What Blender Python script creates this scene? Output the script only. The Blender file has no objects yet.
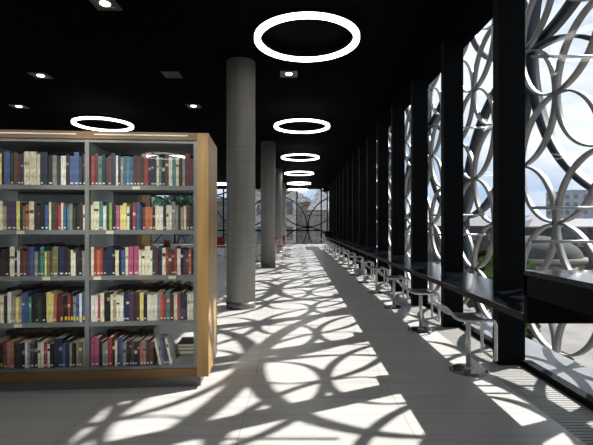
import bpy, bmesh, math, random
from mathutils import Vector, Matrix

# ------------------------------------------------------------------ camera, world, sun, exposure
S = bpy.context.scene
COL = S.collection
cd = bpy.data.cameras.new('camera'); cam = bpy.data.objects.new('camera', cd); COL.objects.link(cam)
FPX = 420.0
cd.sensor_fit = 'HORIZONTAL'; cd.sensor_width = 36.0; cd.lens = 36.0 * FPX / 593.0
cd.shift_x = 0.0; cd.shift_y = 2.7 / 593.0
cd.clip_end = 1000; cd.clip_start = 0.05
CAMZ = 1.35
cam.location = (0, 0, CAMZ); cam.rotation_euler = (math.radians(90), 0, 0)
S.camera = cam
S.view_settings.view_transform = 'Standard'; S.view_settings.look = 'None'
S.view_settings.gamma = 1; S.view_settings.use_curve_mapping = False
S.view_settings.exposure = 0.40
S.cycles.max_bounces = 10; S.cycles.diffuse_bounces = 5; S.cycles.glossy_bounces = 4
S.cycles.transparent_max_bounces = 16; S.cycles.sample_clamp_indirect = 6

W = bpy.data.worlds.new('sky'); S.world = W; W.use_nodes = True
nt = W.node_tree; nt.nodes.clear()
out = nt.nodes.new('ShaderNodeOutputWorld'); bg = nt.nodes.new('ShaderNodeBackground')
tc = nt.nodes.new('ShaderNodeTexCoord')
mp = nt.nodes.new('ShaderNodeMapping'); mp.inputs['Scale'].default_value = (1.6, 1.6, 5.0)
mp.inputs['Location'].default_value = (0.35, 0.1, 0.2)
no = nt.nodes.new('ShaderNodeTexNoise'); no.inputs['Scale'].default_value = 1.6; no.inputs['Detail'].default_value = 7
no.inputs['Roughness'].default_value = 0.55
cr = nt.nodes.new('ShaderNodeValToRGB')
cr.color_ramp.elements[0].position = 0.40; cr.color_ramp.elements[0].color = (0.36, 0.47, 0.63, 1)
cr.color_ramp.elements[1].position = 0.60; cr.color_ramp.elements[1].color = (0.74, 0.76, 0.79, 1)
nt.links.new(tc.outputs['Generated'], mp.inputs['Vector']); nt.links.new(mp.outputs[0], no.inputs['Vector'])
nt.links.new(no.outputs['Fac'], cr.inputs[0]); nt.links.new(cr.outputs[0], bg.inputs[0])
bg.inputs[1].default_value = 1.15
nt.links.new(bg.outputs[0], out.inputs[0])

sun_d = bpy.data.lights.new('sun', 'SUN'); sun = bpy.data.objects.new('sun', sun_d); COL.objects.link(sun)
sun_d.energy = 7.0; sun_d.angle = math.radians(0.55); sun_d.color = (1.0, 0.95, 0.915)
sun.rotation_euler = Vector((-1, -0.495, -1.02)).to_track_quat('-Z', 'Y').to_euler()
sun.location = (20, 10, 20)

# ------------------------------------------------------------------ materials
def mat(name, col=(0.5, 0.5, 0.5), rough=0.5, metal=0.0, spec=0.5, emit=None, estr=0.0, noise=None, bump=None):
    m = bpy.data.materials.new(name); m.use_nodes = True
    n = m.node_tree; b = n.nodes['Principled BSDF']
    b.inputs['Base Color'].default_value = (*col, 1); b.inputs['Roughness'].default_value = rough
    b.inputs['Metallic'].default_value = metal; b.inputs['Specular IOR Level'].default_value = spec
    if emit: b.inputs['Emission Color'].default_value = (*emit, 1); b.inputs['Emission Strength'].default_value = estr
    if noise:                                  # (scale vector, amount)
        sc, amt = noise
        t = n.nodes.new('ShaderNodeTexCoord'); mp = n.nodes.new('ShaderNodeMapping'); mp.inputs['Scale'].default_value = sc
        x = n.nodes.new('ShaderNodeTexNoise'); x.inputs['Scale'].default_value = 1.0; x.inputs['Detail'].default_value = 5
        r = n.nodes.new('ShaderNodeValToRGB')
        r.color_ramp.elements[0].position = 0.3; r.color_ramp.elements[1].position = 0.7
        r.color_ramp.elements[0].color = (*[max(0, c * (1 - amt)) for c in col], 1)
        r.color_ramp.elements[1].color = (*[min(1, c * (1 + amt)) for c in col], 1)
        n.links.new(t.outputs['Object'], mp.inputs[0]); n.links.new(mp.outputs[0], x.inputs['Vector'])
        n.links.new(x.outputs['Fac'], r.inputs[0]); n.links.new(r.outputs[0], b.inputs['Base Color'])
        if bump:
            u = n.nodes.new('ShaderNodeBump'); u.inputs['Strength'].default_value = bump; u.inputs['Distance'].default_value = 0.01
            n.links.new(x.outputs['Fac'], u.inputs['Height']); n.links.new(u.outputs[0], b.inputs['Normal'])
    return m

M = {}
M['black'] = mat('black_paint', (0.0035, 0.0045, 0.006), 0.6, spec=0.08, noise=((3, 3, 3), 0.3))
M['ceiling'] = mat('black_ceiling', (0.0012, 0.0012, 0.0015), 0.95, spec=0.03, noise=((2, 2, 2), 0.3))
M['darkwall'] = mat('dark_wall', (0.02, 0.02, 0.022), 0.7, noise=((2, 2, 2), 0.3))
M['counter'] = mat('counter_top', (0.008, 0.010, 0.013), 0.16, spec=0.3, noise=((6, 1, 6), 0.4))
M['raised_top'] = mat('raised_counter_top', (0.03, 0.033, 0.038), 0.08, noise=((6, 1, 6), 0.4))
M['counter_edge'] = mat('counter_edge', (0.028, 0.026, 0.023), 0.6, spec=0.15, noise=((6, 1, 6), 0.2))
M['steel'] = mat('brushed_steel', (0.68, 0.68, 0.66), 0.4, 0.6, noise=((20, 20, 20), 0.1))
M['seatsteel'] = mat('polished_steel', (0.55, 0.55, 0.54), 0.32, 0.8, noise=((20, 20, 20), 0.1))
M['basesteel'] = mat('base_steel', (0.25, 0.24, 0.23), 0.22, 0.9, noise=((8, 8, 8), 0.1))
M['wood'] = mat('oak_lit', (0.42, 0.26, 0.095), 0.35, noise=((14, 14, 1.1), 0.22))  # same oak as the rails, lightened to stand for light on the sides
M['woodh'] = mat('oak_shaded', (0.19, 0.098, 0.032), 0.45, noise=((1.1, 14, 14), 0.22))  # darker copy of that oak, its weaker light put into the colour
M['shelfmetal'] = mat('grey_shelf_metal', (0.20, 0.215, 0.22), 0.42, 0.2, noise=((5, 5, 5), 0.08))
M['palemetal'] = mat('pale_side_panel', (0.72, 0.78, 0.80), 0.5, 0.0, noise=((5, 5, 5), 0.06))
M['plinth'] = mat('plinth_grey', (0.16, 0.155, 0.145), 0.4, 0.3, noise=((5, 5, 5), 0.1))
M['paper'] = mat('book_pages', (0.62, 0.57, 0.47), 0.9, noise=((200, 3, 3), 0.12))
M['label'] = mat('white_label', (0.75, 0.73, 0.68), 0.7, noise=((60, 60, 60), 0.1))
M['yellowlabel'] = mat('yellow_label', (0.75, 0.60, 0.05), 0.7, noise=((60, 60, 60), 0.1))
M['creamlabel'] = mat('cream_label', (0.70, 0.66, 0.48), 0.7, noise=((60, 60, 60), 0.1))
M['ringlight'] = mat('ring_diffuser', (0.9, 0.9, 0.85), 0.5, emit=(1.0, 0.975, 0.92), estr=5.0)
M['lamp'] = mat('lamp_glow', (0.9, 0.85, 0.7), 0.5, emit=(1.0, 0.86, 0.66), estr=9.0)
M['lampoff'] = mat('lamp_unlit', (0.08, 0.08, 0.08), 0.4, noise=((30, 30, 30), 0.1))
M['silver'] = mat('aluminium_hoop', (0.33, 0.325, 0.31), 0.45, 0.6, noise=((3, 3, 3), 0.15))
M['gunmetal'] = mat('dark_hoop', (0.03, 0.04, 0.055), 0.4, 0.4, noise=((3, 3, 3), 0.15))
M['rail'] = mat('galvanised', (0.45, 0.46, 0.46), 0.4, 0.6, noise=((6, 6, 6), 0.1))
M['ledge'] = mat('grey_ledge', (0.22, 0.24, 0.26), 0.4, noise=((4, 4, 4), 0.1))
M['red'] = mat('red_fabric', (0.32, 0.02, 0.02), 0.7, noise=((40, 40, 40), 0.2))
M['tabletop'] = mat('table_top', (0.42, 0.36, 0.22), 0.4, noise=((3, 20, 3), 0.2))
M['terrace'] = mat('terrace_paving', (0.17, 0.16, 0.145), 0.8, noise=((0.6, 0.6, 0.6), 0.25))
M['city'] = mat('city_ground', (0.08, 0.08, 0.075), 0.9, noise=((0.05, 0.05, 0.05), 0.4))
M['stone'] = mat('beige_stone', (0.20, 0.18, 0.145), 0.85, noise=((1.5, 1.5, 3), 0.2))
M['palestone'] = mat('hazed_stone', (0.55, 0.51, 0.44), 0.85, noise=((1.5, 1.5, 3), 0.2))  # far stone lightened, distance haze put into its colour
M['dirtstone'] = mat('weathered_stone', (0.22, 0.21, 0.19), 0.85, noise=((0.8, 0.8, 2), 0.3))
M['brick'] = mat('red_brick', (0.07, 0.05, 0.045), 0.85, noise=((2, 2, 6), 0.3))
M['slate'] = mat('slate_roof', (0.16, 0.165, 0.18), 0.7, noise=((2, 2, 2), 0.25))
M['dome'] = mat('dome_cladding', (0.05, 0.05, 0.05), 0.95, noise=((2, 2, 2), 0.2))
M['officeglass'] = mat('office_cladding', (0.30, 0.34, 0.38), 0.4, noise=((0.5, 0.5, 0.5), 0.1))
M['darkglass'] = mat('dark_window', (0.03, 0.035, 0.04), 0.15, noise=((2, 2, 2), 0.1))
M['leaf'] = mat('leaves', (0.10, 0.16, 0.035), 0.7, noise=((5, 5, 5), 0.5))
M['tealleaf'] = mat('far_leaves', (0.07, 0.15, 0.10), 0.7, noise=((3, 3, 3), 0.5))
M['bark'] = mat('bark', (0.12, 0.08, 0.05), 0.9, noise=((8, 8, 2), 0.3))
M['soil'] = mat('planter_concrete', (0.3, 0.29, 0.27), 0.8, noise=((4, 4, 4), 0.2))

# glass: thin pane, transparent with a weak mirror
g = bpy.data.materials.new('window_glass'); g.use_nodes = True; n = g.node_tree; n.nodes.clear()
o_ = n.nodes.new('ShaderNodeOutputMaterial'); mx = n.nodes.new('ShaderNodeMixShader')
tr = n.nodes.new('ShaderNodeBsdfTransparent'); tr.inputs[0].default_value = (0.97, 0.98, 0.98, 1)
gl = n.nodes.new('ShaderNodeBsdfGlossy'); gl.inputs['Roughness'].default_value = 0.02
lw = n.nodes.new('ShaderNodeLayerWeight'); lw.inputs[0].default_value = 0.5
pw = n.nodes.new('ShaderNodeMath'); pw.operation = 'POWER'; pw.inputs[1].default_value = 5
af = n.nodes.new('ShaderNodeMath'); af.operation = 'MULTIPLY_ADD'; af.inputs[1].default_value = 0.8; af.inputs[2].default_value = 0.04
mu = n.nodes.new('ShaderNodeMath'); mu.operation = 'MULTIPLY'; mu.inputs[1].default_value = 0.35; mu.label = 'amount'
n.links.new(lw.outputs['Facing'], pw.inputs[0]); n.links.new(pw.outputs[0], af.inputs[0]); n.links.new(af.outputs[0], mu.inputs[0]); n.links.new(mu.outputs[0], mx.inputs[0])
n.links.new(tr.outputs[0], mx.inputs[1]); n.links.new(gl.outputs[0], mx.inputs[2]); n.links.new(mx.outputs[0], o_.inputs[0])
M['glass'] = g
g2 = g.copy(); g2.name = 'door_glass'; M['doorglass'] = g2
for q in g2.node_tree.nodes:
    if q.label == 'amount': q.inputs[1].default_value = 0.7

# floor: long pale boards, a joint every 1.13 m
f = bpy.data.materials.new('pale_floor'); f.use_nodes = True; n = f.node_tree; b = n.nodes['Principled BSDF']
t = n.nodes.new('ShaderNodeTexCoord'); mp = n.nodes.new('ShaderNodeMapping'); mp.inputs['Location'].default_value = (0.37, 0, 0)
br = n.nodes.new('ShaderNodeTexBrick'); br.offset = 0.0; br.inputs['Scale'].default_value = 1.0
br.inputs['Brick Width'].default_value = 1.13; br.inputs['Row Height'].default_value = 0.30
br.inputs['Mortar Size'].default_value = 0.0025; br.inputs['Mortar Smooth'].default_value = 0.3
br.inputs['Color1'].default_value = (0.60, 0.585, 0.56, 1); br.inputs['Color2'].default_value = (0.64, 0.63, 0.605, 1)
br.inputs['Mortar'].default_value = (0.30, 0.29, 0.275, 1)
m2 = n.nodes.new('ShaderNodeMapping'); m2.inputs['Scale'].default_value = (0.8, 22, 1)
ns = n.nodes.new('ShaderNodeTexNoise'); ns.inputs['Scale'].default_value = 1.0; ns.inputs['Detail'].default_value = 6
rr = n.nodes.new('ShaderNodeMapRange'); rr.inputs['From Min'].default_value = 0.3; rr.inputs['From Max'].default_value = 0.7
rr.inputs['To Min'].default_value = 0.86; rr.inputs['To Max'].default_value = 1.05
mm = n.nodes.new('ShaderNodeMix'); mm.data_type = 'RGBA'; mm.blend_type = 'MULTIPLY'; mm.inputs['Factor'].default_value = 1
n.links.new(t.outputs['Object'], mp.inputs[0]); n.links.new(mp.outputs[0], br.inputs['Vector'])
n.links.new(t.outputs['Object'], m2.inputs[0]); n.links.new(m2.outputs[0], ns.inputs['Vector'])
n.links.new(ns.outputs['Fac'], rr.inputs[0]); n.links.new(br.outputs['Color'], mm.inputs[6]); n.links.new(rr.outputs[0], mm.inputs[7])
n.links.new(mm.outputs[2], b.inputs['Base Color']); b.inputs['Roughness'].default_value = 0.34
b.inputs['Specular IOR Level'].default_value = 0.45
M['floor'] = f

# concrete with formwork rings
f = bpy.data.materials.new('board_concrete'); f.use_nodes = True; n = f.node_tree; b = n.nodes['Principled BSDF']
t = n.nodes.new('ShaderNodeTexCoord')
m1 = n.nodes.new('ShaderNodeMapping'); m1.inputs['Scale'].default_value = (9, 9, 0.7)
n1 = n.nodes.new('ShaderNodeTexNoise'); n1.inputs['Scale'].default_value = 1; n1.inputs['Detail'].default_value = 6
m2 = n.nodes.new('ShaderNodeMapping'); m2.inputs['Scale'].default_value = (0.4, 0.4, 26)
n2 = n.nodes.new('ShaderNodeTexNoise'); n2.inputs['Scale'].default_value = 1; n2.inputs['Detail'].default_value = 3
ad = n.nodes.new('ShaderNodeMath'); ad.operation = 'ADD'
r = n.nodes.new('ShaderNodeValToRGB'); r.color_ramp.elements[0].position = 0.35; r.color_ramp.elements[1].position = 0.68
r.color_ramp.elements[0].color = (0.20, 0.195, 0.18, 1); r.color_ramp.elements[1].color = (0.30, 0.29, 0.265, 1)
ha = n.nodes.new('ShaderNodeMath'); ha.operation = 'MULTIPLY'; ha.inputs[1].default_value = 0.5
n.links.new(t.outputs['Object'], m1.inputs[0]); n.links.new(t.outputs['Object'], m2.inputs[0])
n.links.new(m1.outputs[0], n1.inputs['Vector']); n.links.new(m2.outputs[0], n2.inputs['Vector'])
n.links.new(n1.outputs['Fac'], ad.inputs[0]); n.links.new(n2.outputs['Fac'], ad.inputs[1]); n.links.new(ad.outputs[0], ha.inputs[0])
n.links.new(ha.outputs[0], r.inputs[0]); n.links.new(r.outputs[0], b.inputs['Base Color']); b.inputs['Roughness'].default_value = 0.55
M['concrete'] = f

# ------------------------------------------------------------------ helpers
def bx(bm, x0, x1, y0, y1, z0, z1, mi=0):
    v = [bm.verts.new(p) for p in ((x0, y0, z0), (x1, y0, z0), (x1, y1, z0), (x0, y1, z0), (x0, y0, z1), (x1, y0, z1), (x1, y1, z1), (x0, y1, z1))]
    for q in ((0, 3, 2, 1), (4, 5, 6, 7), (0, 1, 5, 4), (1, 2, 6, 5), (2, 3, 7, 6), (3, 0, 4, 7)):
        fc = bm.faces.new([v[i] for i in q]); fc.material_index = mi
def cyl(bm, c, r, z0, z1, n=24, r1=None, smooth=True):
    r1 = r if r1 is None else r1
    a = [bm.verts.new((c[0] + r * math.cos(2 * math.pi * i / n), c[1] + r * math.sin(2 * math.pi * i / n), z0)) for i in range(n)]
    b = [bm.verts.new((c[0] + r1 * math.cos(2 * math.pi * i / n), c[1] + r1 * math.sin(2 * math.pi * i / n), z1)) for i in range(n)]
    for i in range(n):
        fc = bm.faces.new((a[i], a[(i + 1) % n], b[(i + 1) % n], b[i])); fc.smooth = smooth
    bm.faces.new(list(reversed(a))); bm.faces.new(b)
def tube(bm, pts, r, n=10, closed=False):
    pts = [Vector(p) for p in pts]; rings = []; N = len(pts); prev = None
    for i, p in enumerate(pts):
        if closed: d = pts[(i + 1) % N] - pts[i - 1]
        else: d = pts[min(i + 1, N - 1)] - pts[max(i - 1, 0)]
        d.normalize()
        ref = prev if prev is not None else (Vector((0, 0, 1)) if abs(d.z) < 0.9 else Vector((0, 1, 0)))
        u = (ref - d * ref.dot(d)).normalized(); prev = u; w = d.cross(u)
        rings.append([bm.verts.new(p + r * (math.cos(2 * math.pi * k / n) * u + math.sin(2 * math.pi * k / n) * w)) for k in range(n)])
    for i in range(N if closed else N - 1):
        a, b = rings[i], rings[(i + 1) % N]
        for k in range(n):
            fc = bm.faces.new((a[k], a[(k + 1) % n], b[(k + 1) % n], b[k])); fc.smooth = True
    if not closed: bm.faces.new(list(reversed(rings[0]))); bm.faces.new(rings[-1])
def smooth_path(pts, it=2):
    pts = [Vector(p) for p in pts]
    for _ in range(it):
        q = [pts[0]]
        for a, b in zip(pts, pts[1:]): q += [a * .75 + b * .25, a * .25 + b * .75]
        q.append(pts[-1]); pts = q
    return pts
def annulus(bm, c, ro, ri, z0, z1, n=64):                 # flat ring, axis z
    V = []
    for r, z in ((ro, z0), (ro, z1), (ri, z1), (ri, z0)):
        V.append([bm.verts.new((c[0] + r * math.cos(2 * math.pi * i / n), c[1] + r * math.sin(2 * math.pi * i / n), z)) for i in range(n)])
    for k in range(4):
        a, b = V[k], V[(k + 1) % 4]
        for i in range(n):
            fc = bm.faces.new((a[i], a[(i + 1) % n], b[(i + 1) % n], b[i])); fc.smooth = k in (0, 2)
def hoop(bm, axis, c, R, rad, dep, n=56):                  # flat bar bent to a circle; axis 'x' or 'y'
    V = []
    for r, s in ((R + rad / 2, -dep / 2), (R + rad / 2, dep / 2), (R - rad / 2, dep / 2), (R - rad / 2, -dep / 2)):
        ring = []
        for i in range(n):
            a = 2 * math.pi * i / n
            p = (s, r * math.cos(a), r * math.sin(a)) if axis == 'x' else (r * math.cos(a), s, r * math.sin(a))
            ring.append(bm.verts.new((c[0] + p[0], c[1] + p[1], c[2] + p[2])))
        V.append(ring)
    for k in range(4):
        a, b = V[k], V[(k + 1) % 4]
        for i in range(n):
            fc = bm.faces.new((a[i], a[(i + 1) % n], b[(i + 1) % n], b[i])); fc.smooth = k in (0, 2)
def obj(name, bm, mats, parent=None, recalc=True, bevel=0):
    if recalc: bmesh.ops.recalc_face_normals(bm, faces=bm.faces[:])
    me = bpy.data.meshes.new(name); bm.to_mesh(me); bm.free()
    for m in (mats if isinstance(mats, (list, tuple)) else [mats]): me.materials.append(M[m] if isinstance(m, str) else m)
    o = bpy.data.objects.new(name, me); COL.objects.link(o)
    if parent: o.parent = parent
    if bevel:
        bv = o.modifiers.new('bevel', 'BEVEL'); bv.width = bevel; bv.segments = 2; bv.limit_method = 'ANGLE'
    return o
def tag(o, label, cat, group=None, kind=None):
    o['label'] = label; o['category'] = cat
    if group: o['group'] = group
    if kind: o['kind'] = kind
    return o
def thing(name, label, cat, loc=(0, 0, 0), rz=0, group=None):
    o = bpy.data.objects.new(name, None); COL.objects.link(o); o.location = loc; o.rotation_euler = (0, 0, rz)
    return tag(o, label, cat, group)
def struct(name, bm, m, parent=None):
    o = obj(name, bm, m, parent)
    if not parent: o['kind'] = 'structure'
    return o
def copy_tree(o, parent=None):
    kids = [c for c in o.children]
    c = o.copy(); COL.objects.link(c)
    if parent: c.parent = parent
    for k in kids: copy_tree(k, c)
    return c
def B(): return bmesh.new()
ORD = ['nearest', 'second nearest', 'third nearest', 'fourth nearest', 'fifth nearest', 'sixth nearest', 'seventh nearest', 'eighth nearest',
       'ninth nearest', 'tenth nearest', 'eleventh nearest', 'twelfth nearest', 'thirteenth nearest', 'fourteenth nearest', 'fifteenth nearest', 'sixteenth nearest']

# ------------------------------------------------------------------ room shell
XG = 2.20           # glass plane of the right wall
YB, YF, XL, CZ = -10.0, 30.6, -14.0, 4.03
bm = B(); bx(bm, XL, 1.78, YB, YF, -0.12, 0); struct('floor', bm, 'floor')
bm = B(); bx(bm, XL, XG + 0.3, YB, YF, CZ, CZ + 0.3); struct('ceiling', bm, 'ceiling')
bm = B(); bx(bm, XL - 0.2, XL, YB, YF, 3.7, CZ + 0.3); struct('wall_left', bm, 'darkwall')
bm = B(); bx(bm, XL, XG + 0.3, YB - 0.2, YB, -0.12, CZ + 0.3); struct('wall_back', bm, 'darkwall')
bm = B(); bx(bm, XG - 0.25, XG + 0.12, YB, YF, 3.80, CZ); struct('wall_right', bm, 'ceiling')
# trench grille along the glass
bm = B(); bx(bm, 1.78, 2.17, YB, YF, -0.12, -0.012)
y = 0.0
while y < 14.0:
    bx(bm, 1.79, 2.16, y, y + 0.03, -0.012, -0.001); y += 0.04
bx(bm, 1.79, 2.16, 14.0, YF, -0.03, -0.001); bx(bm, 1.79, 2.16, YB, 0, -0.03, -0.001)
bx(bm, 1.78, 1.79, YB, YF, -0.03, 0)
M['grille'] = mat('grille_slats', (0.40, 0.39, 0.37), 0.5, noise=((3, 30, 3), 0.15))
struct('trim_1', bm, 'grille')
bm = B(); bx(bm, 2.17, 2.24, YB, YF, -0.12, 0.012); struct('trim_2', bm, 'black')
bm = B(); bx(bm, 2.24, 2.80, YB, YF + 1.0, -0.15, -0.02); struct('trim_3', bm, 'ledge')

# right wall windows: a deep black fin every 1.5 m and one pane per bay
k = 1
ys = [4.05 + 1.5 * i for i in range(-11, 18)]
for i, y in enumerate(ys[:-1] + [None]):
    if y is None: break
    y1 = min(y + 1.5, YF)
    bm = B(); bx(bm, XG, XG + 0.02, y + 0.12, y1, 0.012, 3.80)
    w = struct('window_%d' % k, bm, 'glass'); k += 1
    bm = B()
    if y < 25.2: bx(bm, 1.95, XG + 0.005, y, y + 0.12, 0.0, 3.80)
    bx(bm, XG - 0.03, XG + 0.06, y + 0.12, y1, 0.012, 0.05)
    obj('window_fin', bm, 'black', w)
y = YB
while y < YF - 0.5:                         # glazing added along the far left side to let in fill light
    y1 = min(y + 3.633, YF)
    bm = B(); bx(bm, XL - .02, XL, y + .05, y1 - .05, 0.0, 3.7); w = struct('window_%d' % k, bm, 'glass'); k += 1
    bm = B(); bx(bm, XL - .1, XL + .1, y - .05, y + .05, 0, 3.7); bx(bm, XL - .05, XL + .05, y + .05, y1 - .05, 0, .06); obj('window_frame', bm, 'black', w)
    y += 3.6335
# far end wall windows
xs = []
x = 1.80
bm = B(); bx(bm, 1.84, XG, YF, YF + .02, 0, CZ); struct('window_%d' % k, bm, 'glass'); k += 1
while x > XL: xs.append(x); x -= 1.777
for x in xs:
    x0 = max(x - 1.777, XL)
    bm = B(); bx(bm, x0 + 0.03, x - 0.03, YF, YF + 0.02, 0.0, CZ)
    w = struct('window_%d' % k, bm, 'glass'); k += 1
    bm = B(); bx(bm, x - 0.04, x + 0.04, YF - 0.12, YF + 0.06, 0.0, CZ)
    bx(bm, x0 + 0.03, x - 0.04, YF - 0.06, YF + 0.05, 0.92, 1.02)
    bx(bm, x0 + 0.03, x - 0.04, YF - 0.04, YF + 0.05, 3.98, CZ); bx(bm, x0 + 0.03, x - 0.04, YF - 0.04, YF + 0.05, 0.0, 0.05)
    obj('window_frame', bm, 'black', w)
bm = B(); bx(bm, XG, XG + 0.08, YF - 0.1, YF + 0.1, 0.0, CZ); struct('trim_4', bm, 'black')

# ------------------------------------------------------------------ outdoor metal screens
XS = 3.15; R = 0.79
root = thing('metal_screen', 'screen of interlocking silver and dark metal hoops outside the long window wall', 'facade screen', (XS, 0, 0))
cs = []
for j in range(-3, 6):
    for i in range(-12, 32):
        if (i + j) % 2: cs.append((5.09 + R * i, 1.375 + R * j))
cs.sort(key=lambda c: math.hypot(c[0] - 4.2, (c[1] - 1.35) * 0.5) if c[0] > 2.0 else 50 + abs(c[0]))
for c in cs[:98]:
    bm = B(); hoop(bm, 'x', (0, c[0], c[1]), R - 0.008, 0.020, 0.085); obj('small_hoop', bm, 'silver', root)
bm = B()
for c in cs[98:]: hoop(bm, 'x', (0, c[0], c[1]), R - 0.008, 0.020, 0.085, 40)
o = obj('small_hoop', bm, 'silver', root); o['kind'] = 'stuff'
RB = 2.37; XB = 0.20
for j in range(-2, 3):
    for i in range(-4, 13):
        if (i + j) % 2 and -1 <= j:
            c = (6.0 + RB * i, 3.85 + RB * j)
            bm = B(); hoop(bm, 'x', (XB, c[0], c[1]), RB - 0.02, 0.04, 0.17, 96); obj('large_hoop', bm, 'gunmetal', root)
for i in range(-3, 9):                      # struts tying the screen to every second fin
    y = 4.05 + 3.0 * i + 0.06
    for z in (3.0, 1.52, 1.19):
        bm = B(); tube(bm, [(-0.85, y, z), (0.05, y, z)], 0.016, 8); obj('strut', bm, 'rail', root)
root = thing('metal_screen', 'screen of thin dark metal hoops outside the far end windows', 'facade screen', (0, YF + 1.0, 0))
for j in range(-1, 3):
    for i in range(-6, 2):
        if (i + j) % 2:
            c = (0.83 + RB * i, 1.2 + RB * j)
            bm = B(); hoop(bm, 'y', (c[0], 0, c[1]), RB - 0.03, 0.09, 0.16, 72); obj('large_hoop', bm, 'gunmetal', root)
for j in range(-1, 4):
    for i in range(-12, 2):
        if (i + j) % 2:
            c = (0.8 + R * i, 1.30 + R * j)
            bm = B(); hoop(bm, 'y', (c[0], 0.12, c[1]), R - 0.008, 0.020, 0.05, 40); obj('small_hoop', bm, 'gunmetal', root)

# ------------------------------------------------------------------ outside the building
bm = B(); bx(bm, 2.9, 30, -12, 60, -4.6, -4.0)
tag(obj('roof_terrace', bm, 'terrace'), 'pale paved terrace below the long window wall', 'terrace', kind='structure')
bm = B(); bx(bm, -300, 500, -200, 600, -12.5, -12.0)
tag(obj('city_ground', bm, 'city'), 'grey city ground beyond the terrace', 'ground', kind='structure')
def bush(name, label, loc, r, seed, leafm='leaf', trunk=0.0, n=420, group=None):
    rnd = random.Random(seed); t = thing(name, label, 'tree' if trunk else 'shrub', loc, 0, group)
    bm = B()
    for _ in range(n):
        d = Vector((rnd.gauss(0, 1), rnd.gauss(0, 1), rnd.gauss(0, 1))).normalized() * r * (0.45 + 0.6 * rnd.random())
        p = Vector((d.x, d.y, d.z * 0.85 + r * 0.85 + trunk))
        s = r * 0.11 * (0.7 + rnd.random()); a = Vector((rnd.gauss(0, 1), rnd.gauss(0, 1), rnd.gauss(0, 1))).normalized(); b_ = a.orthogonal().normalized(); c_ = a.cross(b_)
        vs = [bm.verts.new(p + s * (math.cos(q) * b_ * 1.5 + math.sin(q) * c_)) for q in (0, 1.2, 2.1, 3.14, 4.2, 5.1)]
        bm.faces.new(vs)
    obj('foliage', bm, leafm, t, recalc=False)
    bm = B(); cyl(bm, (0, 0), 0.05 * r + 0.03, 0, trunk + r * 0.9, 10, 0.02); obj('trunk', bm, 'bark', t)
    return t
bush('shrub', 'green shrub on the terrace seen under the raised counter', (8.9, 14.4, -4.0), 0.6, 1)
bush('shrub', 'yellow green shrub just behind the silver hoop under the raised counter', (10.6, 19.6, -4.0), 0.7, 2)
bush('tree', 'green tree seen low between the second and third black fins', (8.8, 18.6, -4.0), 1.6, 3, trunk=1.6, n=700)
# buildings seen through the right windows
def building(name, label, x0, x1, y0, y1, z1, wallm, rows=0, cols=0, roof=None, group=None, z0=-12.0):
    t = thing(name, label, 'building', ((x0 + x1) / 2, (y0 + y1) / 2, z0), 0, group)
    hx, hy, h = (x1 - x0) / 2, (y1 - y0) / 2, z1 - z0
    bm = B(); bx(bm, -hx, hx, -hy, hy, 0, h); bx(bm, -hx - .15, hx + .15, -hy - .15, hy + .15, h - 0.5, h - 0.1); obj('wall', bm, wallm, t)
    for side in (0, 1):
        for r_ in range(rows):
            for c_ in range(cols):
                z = h - 1.6 - r_ * 2.8
                bm = B()
                if side == 0:
                    w = 2 * hx / cols; xx = -hx + w * (c_ + .5); bx(bm, xx - w * .2, xx + w * .2, -hy - .05, -hy + .1, z - 1.5, z)
                else:
                    w = 2 * hy / cols; yy = -hy + w * (c_ + .5); bx(bm, -hx - .05, -hx + .1, yy - w * .28, yy + w * .28, z - 1.5, z)
                obj('window', bm, 'slate', t)
    if roof:
        bm = B(); a = [bm.verts.new(p) for p in ((-hx - .3, -hy - .3, h), (hx + .3, -hy - .3, h), (hx + .3, hy + .3, h), (-hx - .3, hy + .3, h))]
        if hx > hy: b_ = [bm.verts.new((-hx * .7, 0, h + roof)), bm.verts.new((hx * .7, 0, h + roof))]; fs = ((a[0], a[1], b_[1], b_[0]), (a[2], a[3], b_[0], b_[1]), (a[1], a[2], b_[1]), (a[3], a[0], b_[0]))
        else: b_ = [bm.verts.new((0, -hy * .7, h + roof)), bm.verts.new((0, hy * .7, h + roof))]; fs = ((a[0], a[1], b_[0]), (a[1], a[2], b_[1], b_[0]), (a[2], a[3], b_[1]), (a[3], a[0], b_[0], b_[1]))
        for q in fs: bm.faces.new(q)
        bm.faces.new(a); obj('roof', bm, 'slate', t)
    return t
building('office_tower', 'pale modern office block on the skyline behind the nearest window', 98, 112, 150, 165, 14.0, 'officeglass', 5, 4)
building('terraced_building', 'long red brick building low on the skyline', 90, 130, 166, 178, 3.2, 'brick', 2, 8, 2.6)
building('terraced_building', 'dark roofed brick building nearer on the skyline', 62, 88, 112, 122, 1.0, 'dome', 1, 6, 2.2)
building('terraced_building', 'brick building behind the tree between the black fins', 30, 48, 92, 104, 1.2, 'brick', 2, 5, 2.2)
building('terrace_parapet_building', 'dark flat roofed building behind the domed stone pavilion', 36, 64, 66, 74, 1.0, 'dome', 1, 8)
building('stone_building', 'beige stone block with dark windows beyond the terrace', 31, 50, 24, 31.5, -2.6, 'dirtstone', 2, 6)
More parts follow.
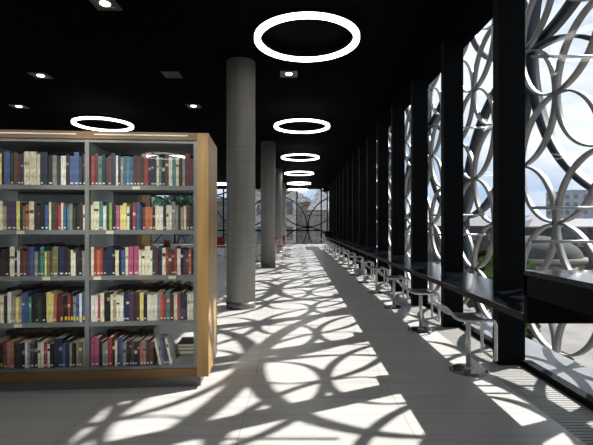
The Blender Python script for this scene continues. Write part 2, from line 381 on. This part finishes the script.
# domed pavilion
t = thing('domed_pavilion', 'beige stone pavilion with shallow dome beyond the terrace', 'building', (26.5, 46.7, -11.3))
bm = B(); cyl(bm, (0, 0), 4.6, 0, 9.0, 40); annulus(bm, (0, 0), 4.9, 4.4, 8.7, 9.2, 40); obj('drum', bm, 'stone', t)
bm = B(); prev = None
for q in range(9):
    a = math.pi / 2 * q / 8; rr_ = 4.5 * math.cos(a) + 0.02; zz = 9.2 + 2.3 * math.sin(a)
    ring = [bm.verts.new((rr_ * math.cos(2 * math.pi * i / 40), rr_ * math.sin(2 * math.pi * i / 40), zz)) for i in range(40)]
    if prev:
        for i in range(40): bm.faces.new((prev[i], prev[(i + 1) % 40], ring[(i + 1) % 40], ring[i])).smooth = True
    prev = ring
bm.faces.new(prev); obj('dome', bm, 'dome', t)
for q in range(9):
    a = math.pi * (0.55 + 0.11 * q + 0.45); p = Vector((math.cos(a), math.sin(a), 0)); w_ = Vector((-p.y, p.x, 0))
    bm = B()
    vs = [(-.5, 5.6), (.5, 5.6), (.5, 7.6), (.35, 8.0), (0, 8.15), (-.35, 8.0), (-.5, 7.6)]
    a1 = [bm.verts.new(p * 4.50 + w_ * u + Vector((0, 0, z))) for u, z in vs]; a2 = [bm.verts.new(p * 4.68 + w_ * u + Vector((0, 0, z))) for u, z in vs]
    bm.faces.new(a1); bm.faces.new(a2)
    for i in range(7): bm.faces.new((a1[i], a1[(i + 1) % 7], a2[(i + 1) % 7], a2[i]))
    obj('arched_window', bm, 'darkglass', t)
# beyond the far end
building('stone_building', 'beige stone facade beyond the far end windows, left', -6.5, 0.1, 46, 58, 5.6, 'palestone', 4, 4)
building('stone_building', 'grey slate roofed stone building beyond the far end windows, right', 1.6, 12, 52, 62, 3.2, 'dirtstone', 3, 5, 3.4)
building('gabled_building', 'low weathered building in the gap between two stone buildings', -1.2, 2.6, 66, 74, 5.0, 'dirtstone', 3, 3, 1.5)
building('stone_building', 'weathered stone terrace beyond the end windows behind the café chairs', -26, -7.5, 50, 60, 4.6, 'dirtstone', 3, 8)
for i, (x, y, r_) in enumerate(((-10.6, 40, 2.2), (-15.0, 42, 2.2), (-21, 43, 2.4))):
    bush('tree', ['dark green tree outside the end windows right of the bookcase', 'dark green tree outside seen above the second shelf books',
                  'dark tree outside the end windows furthest left'][i], (x, y, -12.0), r_, 20 + i, 'tealleaf', 12.6, 1100)

# ------------------------------------------------------------------ concrete columns
cn = ['nearest round concrete column, right of the bookcase', 'second round concrete column, behind the nearest one',
      'third round concrete column in the row down the hall', 'fourth and furthest round concrete column in the row']
for i, y in enumerate((6.92, 13.56, 20.2, 26.75)):
    t = thing('concrete_column', cn[i], 'column', (-0.915, y, 0), 0, 'concrete columns in a row')
    bm = B(); cyl(bm, (0, 0), 0.235, 0.0, CZ, 48); obj('shaft', bm, 'concrete', t)
    bm = B(); annulus(bm, (0, 0), 0.240, 0.233, 0.0, 0.11, 48); obj('collar', bm, 'plinth', t)

# ------------------------------------------------------------------ ring lights
def ring_light(x, y, label, group):
    t = thing('ring_light', label, 'ceiling light', (x, y, 3.84), 0, group)
    bm = B(); annulus(bm, (0, 0), 0.71, 0.63, 0.0, 0.045, 72); d = obj('diffuser', bm, 'ringlight', t)
    bm = B(); annulus(bm, (0, 0), 0.72, 0.62, 0.045, 0.10, 72); obj('housing', bm, 'black', t)
    for q in range(3):
        a = 2 * math.pi * q / 3 + 0.5
        bm = B(); cyl(bm, (0.65 * math.cos(a), 0.65 * math.sin(a)), 0.004, 0.10, CZ - 3.84 - 0.001, 6); obj('suspension_cable', bm, 'black', t)
    return t
for i, (x, y) in enumerate(((0.141, 5.7), (0.138, 10.7), (0.14, 15.6), (0.13, 20.4), (0.15, 25.3), (0.10, 29.7))):
    ring_light(x, y, '%s glowing ring light in the row above the hall aisle' % ORD[i], 'ring lights above the aisle')
for i, (x, y) in enumerate(((-4.83, 10.5), (-4.83, 15.6), (-4.83, 20.6), (-4.83, 25.6))):
    ring_light(x, y, ['glowing ring light partly hidden behind the bookcase top', 'glowing ring light seen through the top shelf of the bookcase',
                      'upper glowing ring light seen between bookcase and nearest column', 'lower glowing ring light seen between bookcase and nearest column'][i], 'ring lights over the left aisle')
for (x, y, l) in ((0.139, 0.7, 'added fill ring light above the photographer over the aisle'), (0.139, -4.2, 'added fill ring light behind the photographer over the aisle'),
                  (-5.1, 5.1, 'added fill ring light left of the bookcase over the left aisle'), (-4.83, 0.7, 'added fill ring light over the left aisle beside the photographer')):
    ring_light(x, y, l, 'added fill ring lights, out of view')  # unseen rings added as fill for the bookcase front
ring_light(-2.97, -8.8, 'ring light behind the photographer, mirrored in the bookcase glass', 'ring lights over the left aisle')
# ------------------------------------------------------------------ recessed downlights
for (x, y, lab, on) in ((-2.37, 5.2, 'lit downlight at the top edge of the photo', 1), (-4.69, 7.7, 'lit downlight above the left bay of the bookcase', 1),
                        (-6.41, 9.7, 'lit downlight furthest left, just above the bookcase', 1), (-2.37, 9.67, 'lit downlight left of the nearest column top', 1),
                        (-0.14, 7.62, 'lit square downlight below the nearest ring light', 1), (-2.27, 7.65, 'unlit square downlight on the black ceiling', 0)):
    t = thing('downlight', lab, 'ceiling light', (x * .975, y * .975, CZ), 0, 'recessed ceiling downlights')
    bm = B(); bx(bm, -.15, .15, -.15, -.09, -.012, 0); bx(bm, -.15, .15, .09, .15, -.012, 0); bx(bm, -.15, -.09, -.09, .09, -.012, 0); bx(bm, .09, .15, -.09, .09, -.012, 0)
    bx(bm, -.09, .09, -.09, .09, -.004, 0); obj('bezel', bm, 'lampoff', t)
    bm = B(); cyl(bm, (0, 0), 0.06, -0.011, -0.004, 24); obj('lens', bm, 'lamp' if on else 'lampoff', t)
for (x, y, tx, lab) in ((-2.9, -0.8, -2.05, 'added unseen downlight brightening the left bay of the bookcase'), (-1.6, -0.8, -1.22, 'added unseen downlight brightening the right bay of the bookcase')):  # invented spots out of view, added to brighten the book spines
    t = thing('downlight', lab, 'ceiling light', (x, y, CZ), 0, 'recessed ceiling downlights')
    bm = B(); annulus(bm, (0, 0), .10, .06, -.03, 0, 24); obj('bezel', bm, 'lampoff', t)
    bm = B(); cyl(bm, (0, 0), 0.058, -0.012, -0.004, 24); obj('lens', bm, 'lamp', t)
    ld = bpy.data.lights.new('fill_spot', 'SPOT'); lo = bpy.data.objects.new('fill_spot', ld); COL.objects.link(lo); lo.parent = t
    ld.energy = 480; ld.color = (1.0, 0.93, 0.80); ld.spot_size = math.radians(23); ld.spot_blend = 0.5; ld.shadow_soft_size = 0.06
    lo.location = (0, 0, -0.05); lo.rotation_euler = (Vector((tx, 3.45, 1.38)) - Vector((x, y, CZ - .05))).to_track_quat('-Z', 'Y').to_euler()

# ------------------------------------------------------------------ window counter
CT = 0.74
t = thing('window_counter', 'long black counter along the window wall behind the stools', 'counter', (0, 0, 0))
bm = B(); bx(bm, 1.572, XG - 0.002, 2.89, 23.0, CT - 0.045, CT); obj('worktop', bm, 'counter', t)
bm = B(); bx(bm, 1.56, 1.572, 2.89, 23.0, CT - 0.05, CT + 0.001); obj('edge_strip', bm, 'counter_edge', t)
bm = B(); bx(bm, 1.93, 1.949, 4.10, 23.0, CT - 0.16, CT - 0.045); obj('apron', bm, 'black', t)
s = None
bm = B(); tube(bm, [(1.925, 7.65, 0.615), (1.93, 7.65, 0.615)], 0.035, 16); obj('cable_port', bm, 'steel', t)
for (y0, y1, lab) in ((1.0, 2.88, 'raised black counter block in the right foreground'), (23.0, 27.0, 'raised black counter block at the far end of the long counter')):
    t = thing('raised_counter', lab, 'counter', (1.56, (y0 + y1) / 2, 0)); L = (y1 - y0) / 2
    bm = B(); bx(bm, 0, 0.63, -L, L, 1.01, 1.043); obj('worktop', bm, 'raised_top', t)
    bm = B(); bx(bm, 0.0, 0.03, -L, L, 0.87, 1.01); bx(bm, 0.03, 0.63, -L + .04, L - .04, 0.87, 0.90); obj('apron', bm, 'black', t)
    for s in (-1, 1):
        bm = B(); y = s * (L - 0.02); bx(bm, 0.0 if s * (1 if y0 < 5 else -1) > 0 else .5, 0.63, y - .02, y + .02, 0.685 if s * (1 if y0 < 5 else -1) > 0 else 0.0, 1.01); obj('end_panel', bm, 'black', t)

# ------------------------------------------------------------------ counter stools
def make_stool():
    t = thing('counter_stool', 'x', 'stool', (0, 0, 0))
    bm = B(); cyl(bm, (0, 0), 0.17, 0.0, 0.008, 40); cyl(bm, (0, 0), 0.166, 0.008, 0.014, 40, 0.14); obj('base_disc', bm, 'basesteel', t)
    bm = B(); cyl(bm, (0, 0), 0.04, 0.014, 0.03, 20, 0.024); cyl(bm, (0, 0), 0.022, 0.03, 0.475, 20); obj('post', bm, 'steel', t)
    P = [(-0.275, 0, 0.615), (-0.235, 0, 0.59), (-0.19, 0, 0.53), (-0.13, 0, 0.497), (0.0, 0, 0.49), (0.10, 0, 0.495), (0.165, 0, 0.497), (0.19, 0, 0.46), (0.19, 0, 0.40), (0.19, 0, 0.14)]
    for s in (-1, 1):
        bm = B(); tube(bm, [(p.x, s * 0.14, p.z) for p in smooth_path(P, 2)], 0.015, 10); obj('side_tube', bm, 'steel', t)
    bm = B(); tube(bm, [(0.19, -0.14, 0.14), (0.19, 0.14, 0.14)], 0.012, 10); obj('footrest', bm, 'steel', t)
    bm = B(); tube(bm, [(-0.275, -0.14, 0.615), (-0.275, 0.14, 0.615)], 0.015, 10); obj('back_rail', bm, 'steel', t)
    bm = B(); sp = smooth_path(P[:6], 2); pr = None
    for th in (0.0,):
        top = []; bot = []
        for p in sp:
            top.append((bm.verts.new((p.x, -0.13, p.z + .004)), bm.verts.new((p.x, 0.13, p.z + .004))))
            bot.append((bm.verts.new((p.x, -0.13, p.z - .004)), bm.verts.new((p.x, 0.13, p.z - .004))))
        for i in range(len(sp) - 1):
            for f_ in ((top[i][0], top[i + 1][0], top[i + 1][1], top[i][1]), (bot[i][0], bot[i][1], bot[i + 1][1], bot[i + 1][0]),
                       (top[i][0], bot[i][0], bot[i + 1][0], top[i + 1][0]), (top[i][1], top[i + 1][1], bot[i + 1][1], bot[i][1])):
                bm.faces.new(f_).smooth = True
        bm.faces.new((top[0][0], top[0][1], bot[0][1], bot[0][0])); bm.faces.new((top[-1][0], bot[-1][0], bot[-1][1], top[-1][1]))
    obj('seat', bm, 'seatsteel', t)
    bm = B(); bx(bm, -0.06, 0.06, -0.13, 0.13, 0.475, 0.485); obj('seat_bracket', bm, 'steel', t)
    return t
st = make_stool()
for i in range(14):
    o = st if i == 0 else copy_tree(st)
    o.location = (1.60, 3.91 + 1.5 * i, 0)
    o['label'] = 'steel tube stool with disc base, %s at the window counter' % ORD[i]; o['group'] = 'steel stools along the window counter'

# ------------------------------------------------------------------ the bookcase
BC = Vector((-0.733, 3.5, 0)); RZ = math.atan2(0.079, 0.997)
bc = thing('bookcase', 'large oak framed bookcase with grey metal shelves full of books', 'bookcase', BC, RZ)
DEP = 0.65; WB, WT = 0.088, 2.118
XA0, XA1 = -0.965, -0.125           # right bay inner
XB0, XB1 = -1.84, -1.00             # left bay inner
bm = B(); bx(bm, -0.095, 0, 0, DEP, WB, WT); obj('side_panel', bm, 'wood', bc, bevel=.003)
bm = B(); bx(bm, -1.965, -1.87, 0, DEP, WB, WT); obj('side_panel', bm, 'wood', bc, bevel=.003)
bm = B(); bx(bm, -1.87, -0.095, 0, DEP, 2.055, WT); obj('top_panel', bm, 'woodh', bc, bevel=.002)
bm = B(); bx(bm, -1.87, -0.095, 0, DEP, WB, 0.160); obj('bottom_panel', bm, 'woodh', bc, bevel=.002)
bm = B(); bx(bm, -1.94, -0.07, 0.035, DEP - .035, 0, WB); obj('plinth', bm, 'plinth', bc)
for (a, b_) in ((-0.125, -0.095), (XB1, XA0), (-1.87, XB0)):
    bm = B()
    for yy in (0.012, DEP - 0.04): bx(bm, a, b_, yy, yy + 0.028, 0.160, 2.055)
    obj('upright', bm, 'shelfmetal', bc)
    bm = B(); mid = (a + b_) / 2; bx(bm, mid - .006, mid + .006, 0.04, DEP - .04, 0.160, 2.055); obj('bay_divider', bm, 'palemetal', bc)
for (x0, x1) in ((-0.92, -0.17), (-1.80, -1.06)):
    bm = B(); bx(bm, x0, x1, -0.004, 0.0, 2.086, 2.097); obj('metal_inlay', bm, 'palemetal', bc)
SHO = {}; SH = [0.160, 0.538, 0.917, 1.292, 1.658]; TOPZ = []
for bay in ((XA0, XA1), (XB0, XB1)):
    for i, z in enumerate(SH):
        bm = B()
        if i == 0: bx(bm, bay[0], bay[1], 0.015, DEP - .015, 0.160, 0.185); tz = 0.185
        else:
            tz = z + 0.017
            bx(bm, bay[0], bay[1], 0.015, DEP - .015, z + 0.009, tz); bx(bm, bay[0], bay[1], 0.013, 0.017, z - 0.017, tz + 0.003); bx(bm, bay[0], bay[1], DEP - .017, DEP - .013, z - 0.017, tz + .003)
        SHO[(bay[0], i)] = obj('shelf', bm, 'shelfmetal', bc)
    bm = B(); bx(bm, bay[0], bay[1], 0.015, DEP - .015, 2.03, 2.055); obj('canopy_strip', bm, 'shelfmetal', bc)
for bay in ((XA0, XA1), (XB0, XB1)):
    bm = B(); bx(bm, bay[0] - .012, bay[1] + .012, 0.002, 0.007, 0.162, 2.05); obj('glass_door', bm, 'doorglass', bc)
TOPZ = [0.185] + [z + 0.017 for z in SH[1:]]
for (x, zi) in ((-1.52, 1), (-0.90, 2), (-0.18 - .12, 2), (-0.59, 4), (-1.50, 3), (-0.80, 3), (-1.3, 2)):
    bm = B(); bx(bm, x - .03, x + .03, 0.009, 0.013, SH[zi] - .014, SH[zi] + .012); obj('shelf_label', bm, 'creamlabel', SHO[(XB0 if x < -1.0 else XA0, zi)])

PAL = dict(o=(0.62, 0.13, 0.04, 'orange'), y=(0.62, 0.50, 0.10, 'yellow'), k=(0.018, 0.018, 0.022, 'black'), b=(0.03, 0.10, 0.36, 'blue'), n=(0.012, 0.03, 0.12, 'navy'),
           w=(0.58, 0.56, 0.52, 'white'), c=(0.56, 0.48, 0.34, 'cream'), m=(0.20, 0.015, 0.04, 'maroon'), r=(0.42, 0.02, 0.025, 'red'), g=(0.02, 0.11, 0.07, 'green'),
           t=(0.02, 0.28, 0.26, 'teal'), e=(0.42, 0.33, 0.21, 'tan'), d=(0.05, 0.04, 0.035, 'charcoal'), u=(0.20, 0.09, 0.045, 'brown'), p=(0.12, 0.05, 0.18, 'purple'),
           i=(0.52, 0.06, 0.20, 'pink'), s=(0.27, 0.29, 0.31, 'grey'), v=(0.18, 0.19, 0.07, 'olive'), l=(0.30, 0.48, 0.08, 'lime green'))
for k_, v_ in list(PAL.items()):
    gq = sum(v_[:3]) / 3; v_ = tuple((gq * .22 + c * .78) * (1.4 if gq > .4 else .85 if gq > .12 else .6) for c in v_[:3]) + (v_[3],)
    M['bk_' + k_] = mat('cover_' + v_[3].replace(' ', '_'), v_[:3], 0.5, noise=((60, 60, 22), 0.45))
ROWS = {  # (shelf index, bay): colours left to right, (min h, max h)
    (4, 'L'): ('dbgroy kB dumn CCc nnk sdwk bBnk', .24, .275),
    (4, 'R'): ('rmtnknmNwWksbtby dmdrknnnctkcuwtcdnsMm', .235, .272),
    (3, 'L'): ('vekdc cCePPYdvoCd Sdkbcg mrcbt sdkdc', .19, .235),
    (3, 'R'): ('cCTwcglkiyywkCrBnuookdcwdcwSsduecud', .19, .235),
    (2, 'L'): ('kedksk kdkCkwmuPB nsgTyvuVNkdcwdks', .19, .24),
    (2, 'R'): ('crwornNkeckbcyIIccCwwgmNscrumgrwkpuuod', .20, .24),
    (1, 'L'): ('mwkek dcdwWeyebbtkkgkyyomrmkrdsbwb', .20, .25),
    (1, 'R'): ('wwrckRkcecwnnpdmyvkwcwsortmcmrnkwc', .21, .25),
    (0, 'L'): ('busncokreok dkwspbdcw rckNNbnekeve', .19, .235),
    (0, 'R'): ('IIkssRkcpbskduknosmu', .19, .235)}
shelfname = ['bottom', 'second lowest', 'middle', 'second highest', 'top']
Rn = random.Random(7)
count = [0]
def make_book(x, z, t_, h, d, key, y0, lean=0.0, lab='', grp='', spine_front=True, labelm='label', small=False):
    bm = B(); e = min(0.0025, t_ * .12)
    # cover: spine and two boards in one mesh; origin at the spine's foot
    bx(bm, 0, t_, 0, e, 0, h); bx(bm, 0, e, e, d, 0, h); bx(bm, t_ - e, t_, e, d, 0, h)
    name = 'book'
    o = obj(name, bm, 'bk_' + key, bc)
    mw = Matrix.Translation(BC) @ Matrix.Rotation(RZ, 4, 'Z')
    o.parent = None
    L = Matrix.Translation((x, y0, z)) @ Matrix.Rotation(lean, 4, 'Y')
    if not spine_front: L = L @ Matrix.Translation((t_, 0, 0)) @ Matrix.Rotation(math.pi, 4, 'Z')
    o.matrix_world = mw @ L
    tag(o, lab, 'book', grp)
    bm = B(); bx(bm, e, t_ - e, e, d - 0.004, 0.002, h - 0.004); obj('pages', bm, 'paper', o)
    if spine_front:
        bm = B(); lh = 0.012 if labelm == 'label' else 0.03
        bx(bm, t_ * .22, t_ * .78, -0.0008, 0.0004, 0.014, 0.014 + lh)
        if labelm != 'label' or (x * 571) % 1 < .6: obj('spine_label', bm, labelm, o)
        else: bm.free()
        if (x * 1733) % 1 < .42:
            bm = B(); q = h * (0.62 + 0.2 * ((x * 977) % 1)); bx(bm, t_ * .08, t_ * .92, -0.0006, 0.0004, q - .012 - .018 * ((x * 313) % 1), q); obj('title_panel', bm, ['bk_e', 'bk_u', 'bk_e', 'paper', 'bk_d'][int(abs(x) * 7919) % 5], o)
    count[0] += 1
    return o
ordn = ['first', 'second', 'third', 'fourth', 'fifth', 'sixth', 'seventh', 'eighth', 'ninth', 'tenth', 'eleventh', 'twelfth', 'thirteenth', 'fourteenth', 'fifteenth', 'sixteenth',
        'seventeenth', 'eighteenth', 'nineteenth', 'twentieth', 'twenty-first', 'twenty-second', 'twenty-third', 'twenty-fourth', 'twenty-fifth', 'twenty-sixth', 'twenty-seventh', 'twenty-eighth', 'twenty-ninth', 'thirtieth',
        'thirty-first', 'thirty-second', 'thirty-third', 'thirty-fourth', 'thirty-fifth', 'thirty-sixth', 'thirty-seventh', 'thirty-eighth', 'thirty-ninth', 'fortieth', 'forty-first', 'forty-second', 'forty-third', 'forty-fourth']
rear_spots = []
for (si, bay), (code, h0, h1) in ROWS.items():
    code = code.replace(' ', '')
    x0, x1 = (XB0, XB1) if bay == 'L' else (XA0, XA1)
    x0 += .004; x1 -= .004
    if len(code) > 31:
        drop = len(code) - 31; idx = {int((k + .5) * len(code) / drop) for k in range(drop)}
        code = ''.join(c for k, c in enumerate(code) if k not in idx)
    if (si, bay) == (0, 'R'): x1 = x0 + 0.503
    ws = [(1.45 if c.isupper() else 1.0) * Rn.uniform(0.75, 1.3) for c in code]
    tot = sum(ws); avail = x1 - x0; x = x0
    nB = len(code)
    for q, c in enumerate(code):
        w_ = ws[q] / tot * avail; cl = c.lower(); h = h0 + (h1 - h0) * Rn.choice((Rn.uniform(0, .4), Rn.uniform(.3, .9), Rn.random())); d = Rn.uniform(0.15, 0.2)
        if c.isupper(): h = h1
        names = [PAL[a.lower()][3] for a in code]
        fromup = (nB - q) if bay == 'L' else (q + 1)
        bayn = 'left' if bay == 'L' else 'right'
        if 0 < q < nB - 1: lab = '%s book between %s and %s, %s shelf, %s bay, %s from middle post' % (names[q], names[q - 1], names[q + 1], shelfname[si], bayn, ordn[fromup - 1])
        else: lab = '%s book at the %s end, %s shelf, %s bay' % (names[q], 'left' if q == 0 else 'right', shelfname[si], bayn)
        lb = 'yellowlabel' if (si in (0, 1) and bay == 'L' and ((si == 0 and q < 7) or (si == 1 and q > 22))) else 'label'
        if PAL[cl][3] in ('white', 'cream') and lb == 'label' and q % 2: lb = 'creamlabel'
        make_book(x, TOPZ[si] + 0.0005, w_ * .96, h, d, cl, 0.03 + Rn.uniform(0, .012), 0, lab, '%s shelf books, %s bay' % (shelfname[si], bayn), labelm=lb)
        x += w_
# leaning books at the end of the bottom right shelf
x = XA0 + 0.555
for q, c in enumerate('csbmw'):
    tk = 0.018; 
    o = make_book(x, TOPZ[0] + 0.0005, tk, 0.225, 0.16, c, 0.03, -math.radians(11), 'leaning %s book on the bottom shelf, right bay' % PAL[c][3], 'leaning books on the bottom shelf', labelm='label')
    x += tk / math.cos(math.radians(11)) + .004
# lying big books in the gap
zz = TOPZ[0] + .0005
for q, (c, L_, tk) in enumerate((('k', 0.20, 0.035), ('g', 0.19, 0.03), ('d', 0.185, 0.028))):
    bm = B(); e = .003; bx(bm, 0, L_, 0, .24, 0, e); bx(bm, 0, L_, 0, .24, tk - e, tk); bx(bm, L_ - e, L_, 0, .24, e, tk - e)
    o = obj('book', bm, 'bk_' + c); o.matrix_world = Matrix.Translation(BC) @ Matrix.Rotation(RZ, 4, 'Z') @ Matrix.Translation((XA1 - 0.008 - L_, 0.31, zz))
    tag(o, '%s large book lying flat, %s of the pile in the bottom right gap' % (PAL[c][3], ('lowest', 'middle one', 'topmost')[q]), 'book', 'books lying flat on the bottom shelf')
    bm = B(); bx(bm, .004, L_ - e, .004, .236, e, tk - e); obj('pages', bm, 'paper', o)
    zz += tk + .0003; count[0] += 1
# second row of books facing the other way
REAR = {(4, 'L'): 11, (3, 'L'): 5, (2, 'L'): 14, (1, 'L'): 17, (0, 'L'): 17, (1, 'R'): 17, (0, 'R'): 9, (4, 'R'): 4}
rear_n = 0
stuff = B()
for (si, bay), n_ in REAR.items():
    x0, x1 = (XB0, XB1) if bay == 'L' else (XA0, XA1)
    w0 = 0.048; x = x0 + .004
    if (si, bay) == (3, 'L'): x = x1 - .004 - n_ * w0 - .01
    if (si, bay) == (4, 'L'): x = x0 + .12
    if (si, bay) == (2, 'L'): x = x0 + .15
    for q in range(n_):
        w_ = w0 * Rn.uniform(.8, 1.05); h = Rn.uniform(.19, .22) if si == 0 else Rn.uniform(.22, .26) if si < 4 else Rn.uniform(.27, .31); c = ('nnnbnk' if si == 4 else 'dkdukmdns')[Rn.randrange(6 if si == 4 else 9)]
        if count[0] < 300:
            o = make_book(x, TOPZ[si] + .0005, w_ * .9, h, .2, c, DEP - .03, 0,
                      '%s book in the back row, %s shelf, %s bay, %s from the left' % (PAL[c][3], shelfname[si], 'left' if bay == 'L' else 'right', ordn[q]),
                      'back row books, %s shelf' % shelfname[si], spine_front=False)
        else:
            bx(stuff, x, x + w_ * .97, DEP - .24, DEP - .03, TOPZ[si] + .0005, TOPZ[si] + h)
        x += w_
if len(stuff.verts):
    o = obj('book', stuff, 'bk_u'); o.matrix_world = Matrix.Translation(BC) @ Matrix.Rotation(RZ, 4, 'Z')
    tag(o, 'remaining dark books of the back rows, barely visible behind the front rows', 'books', kind='stuff')

# ------------------------------------------------------------------ second bookcase further back
t = thing('bookcase', 'second bookcase further back, seen through the shelves of the first', 'bookcase', (-3.02, 8.2, 0), RZ)
bm = B(); bx(bm, -0.09, 0, 0, .62, .09, 2.12); obj('side_panel', bm, 'wood', t)
bm = B(); bx(bm, -3.9, -3.81, 0, .62, .09, 2.12); obj('side_panel', bm, 'wood', t)
bm = B(); bx(bm, -3.81, -.09, 0, .62, 2.055, 2.12); obj('top_panel', bm, 'woodh', t)
bm = B(); bx(bm, -3.81, -.09, 0, .62, .09, .165); obj('bottom_panel', bm, 'woodh', t)
bm = B(); bx(bm, -3.86, -.05, .04, .58, 0, .09); obj('plinth', bm, 'plinth', t)
for q in range(4):
    bm = B(); xx = -.09 - q * .93; bx(bm, xx - .93 + .004, xx - .004, .03, .05, .165, 2.055); obj('back_panel', bm, 'shelfmetal', t)
for z in (.55, .92, 1.29, 1.66):
    bm = B(); bx(bm, -3.81, -.09, .02, .03, z - .01, z + .01); obj('shelf_edge', bm, 'palemetal', t)

# ------------------------------------------------------------------ café chairs and tables in the distance
def make_chair():
    t = thing('cafe_chair', 'x', 'chair')
    bm = B(); bx(bm, -.22, .22, -.22, .22, .43, .48); obj('seat', bm, 'red', t, bevel=.02)
    bm = B(); bx(bm, -.21, .21, .20, .235, .52, .84); obj('backrest', bm, 'red', t, bevel=.015)
    for sx in (-1, 1):
        bm = B(); tube(bm, [(sx * .20, -.20, 0), (sx * .20, -.19, .44)], .012, 8); obj('leg', bm, 'steel', t)
        bm = B(); tube(bm, [(sx * .20, .25, 0), (sx * .20, .20, .44), (sx * .20, .235, .80)], .012, 8); obj('leg', bm, 'steel', t)
        bm = B(); tube(bm, smooth_path([(sx * .235, .2, .44), (sx * .235, .22, .70), (sx * .235, -.1, .70), (sx * .235, -.2, .66), (sx * .235, -.2, .44)]), .011, 8); obj('armrest', bm, 'steel', t)
    return t
ch = make_chair()
spots = [(-.72, 18.3, 1.3, 'red chair seen between the second and third columns'), (-1.05, 16.6, -1.4, 'red chair seen between the two nearest columns'),
         (-.62, 21.0, 2.6, 'red chair behind the third column at the far table'), (-3.15, 17.4, .3, 'red chair with chrome arms right of the bookcase edge'),
         (-2.75, 18.6, -1.6, 'red chair half hidden by the nearest column'),
         (-4.9, 13.6, .5, 'red chair with chrome arms seen through the middle shelf, right'), (-5.6, 13.4, -.2, 'red chair with chrome arms seen through the middle shelf, second from right'),
         (-4.3, 14.6, 2.4, 'red chair with chrome arms seen through the middle shelf, beside the wood frame'),
         (-5.3, 15.2, 3.0, 'red chair with chrome arms seen through the middle shelf, further back')]
for i, (x, y, a, l) in enumerate(spots):
    o = ch if i == 0 else copy_tree(ch)
    o.location = (x, y, 0); o.rotation_euler = (0, 0, a); o['label'] = l; o['group'] = 'red café chairs'
def make_table():
    t = thing('cafe_table', 'x', 'table')
    bm = B(); cyl(bm, (0, 0), .38, .715, .74, 32); obj('tabletop', bm, 'tabletop', t)
    bm = B(); cyl(bm, (0, 0), .03, .02, .715, 16); obj('pedestal', bm, 'steel', t)
    bm = B(); cyl(bm, (0, 0), .22, 0, .02, 24); obj('base', bm, 'basesteel', t)
    return t
tb = make_table()
for i, (x, y, l) in enumerate(((-1.5, 18.9, 'round café table beside the second column'), (-1.45, 15.6, 'round café table between the two nearest columns'),
                               (-3.5, 18.4, 'round café table beside the chairs right of the bookcase'), (-5.0, 14.4, 'round café table among the chairs seen through the bookcase'))):
    o = tb if i == 0 else copy_tree(tb)
    o.location = (x, y, 0); o['label'] = l; o['group'] = 'round café tables'
print('BOOKS', count[0])
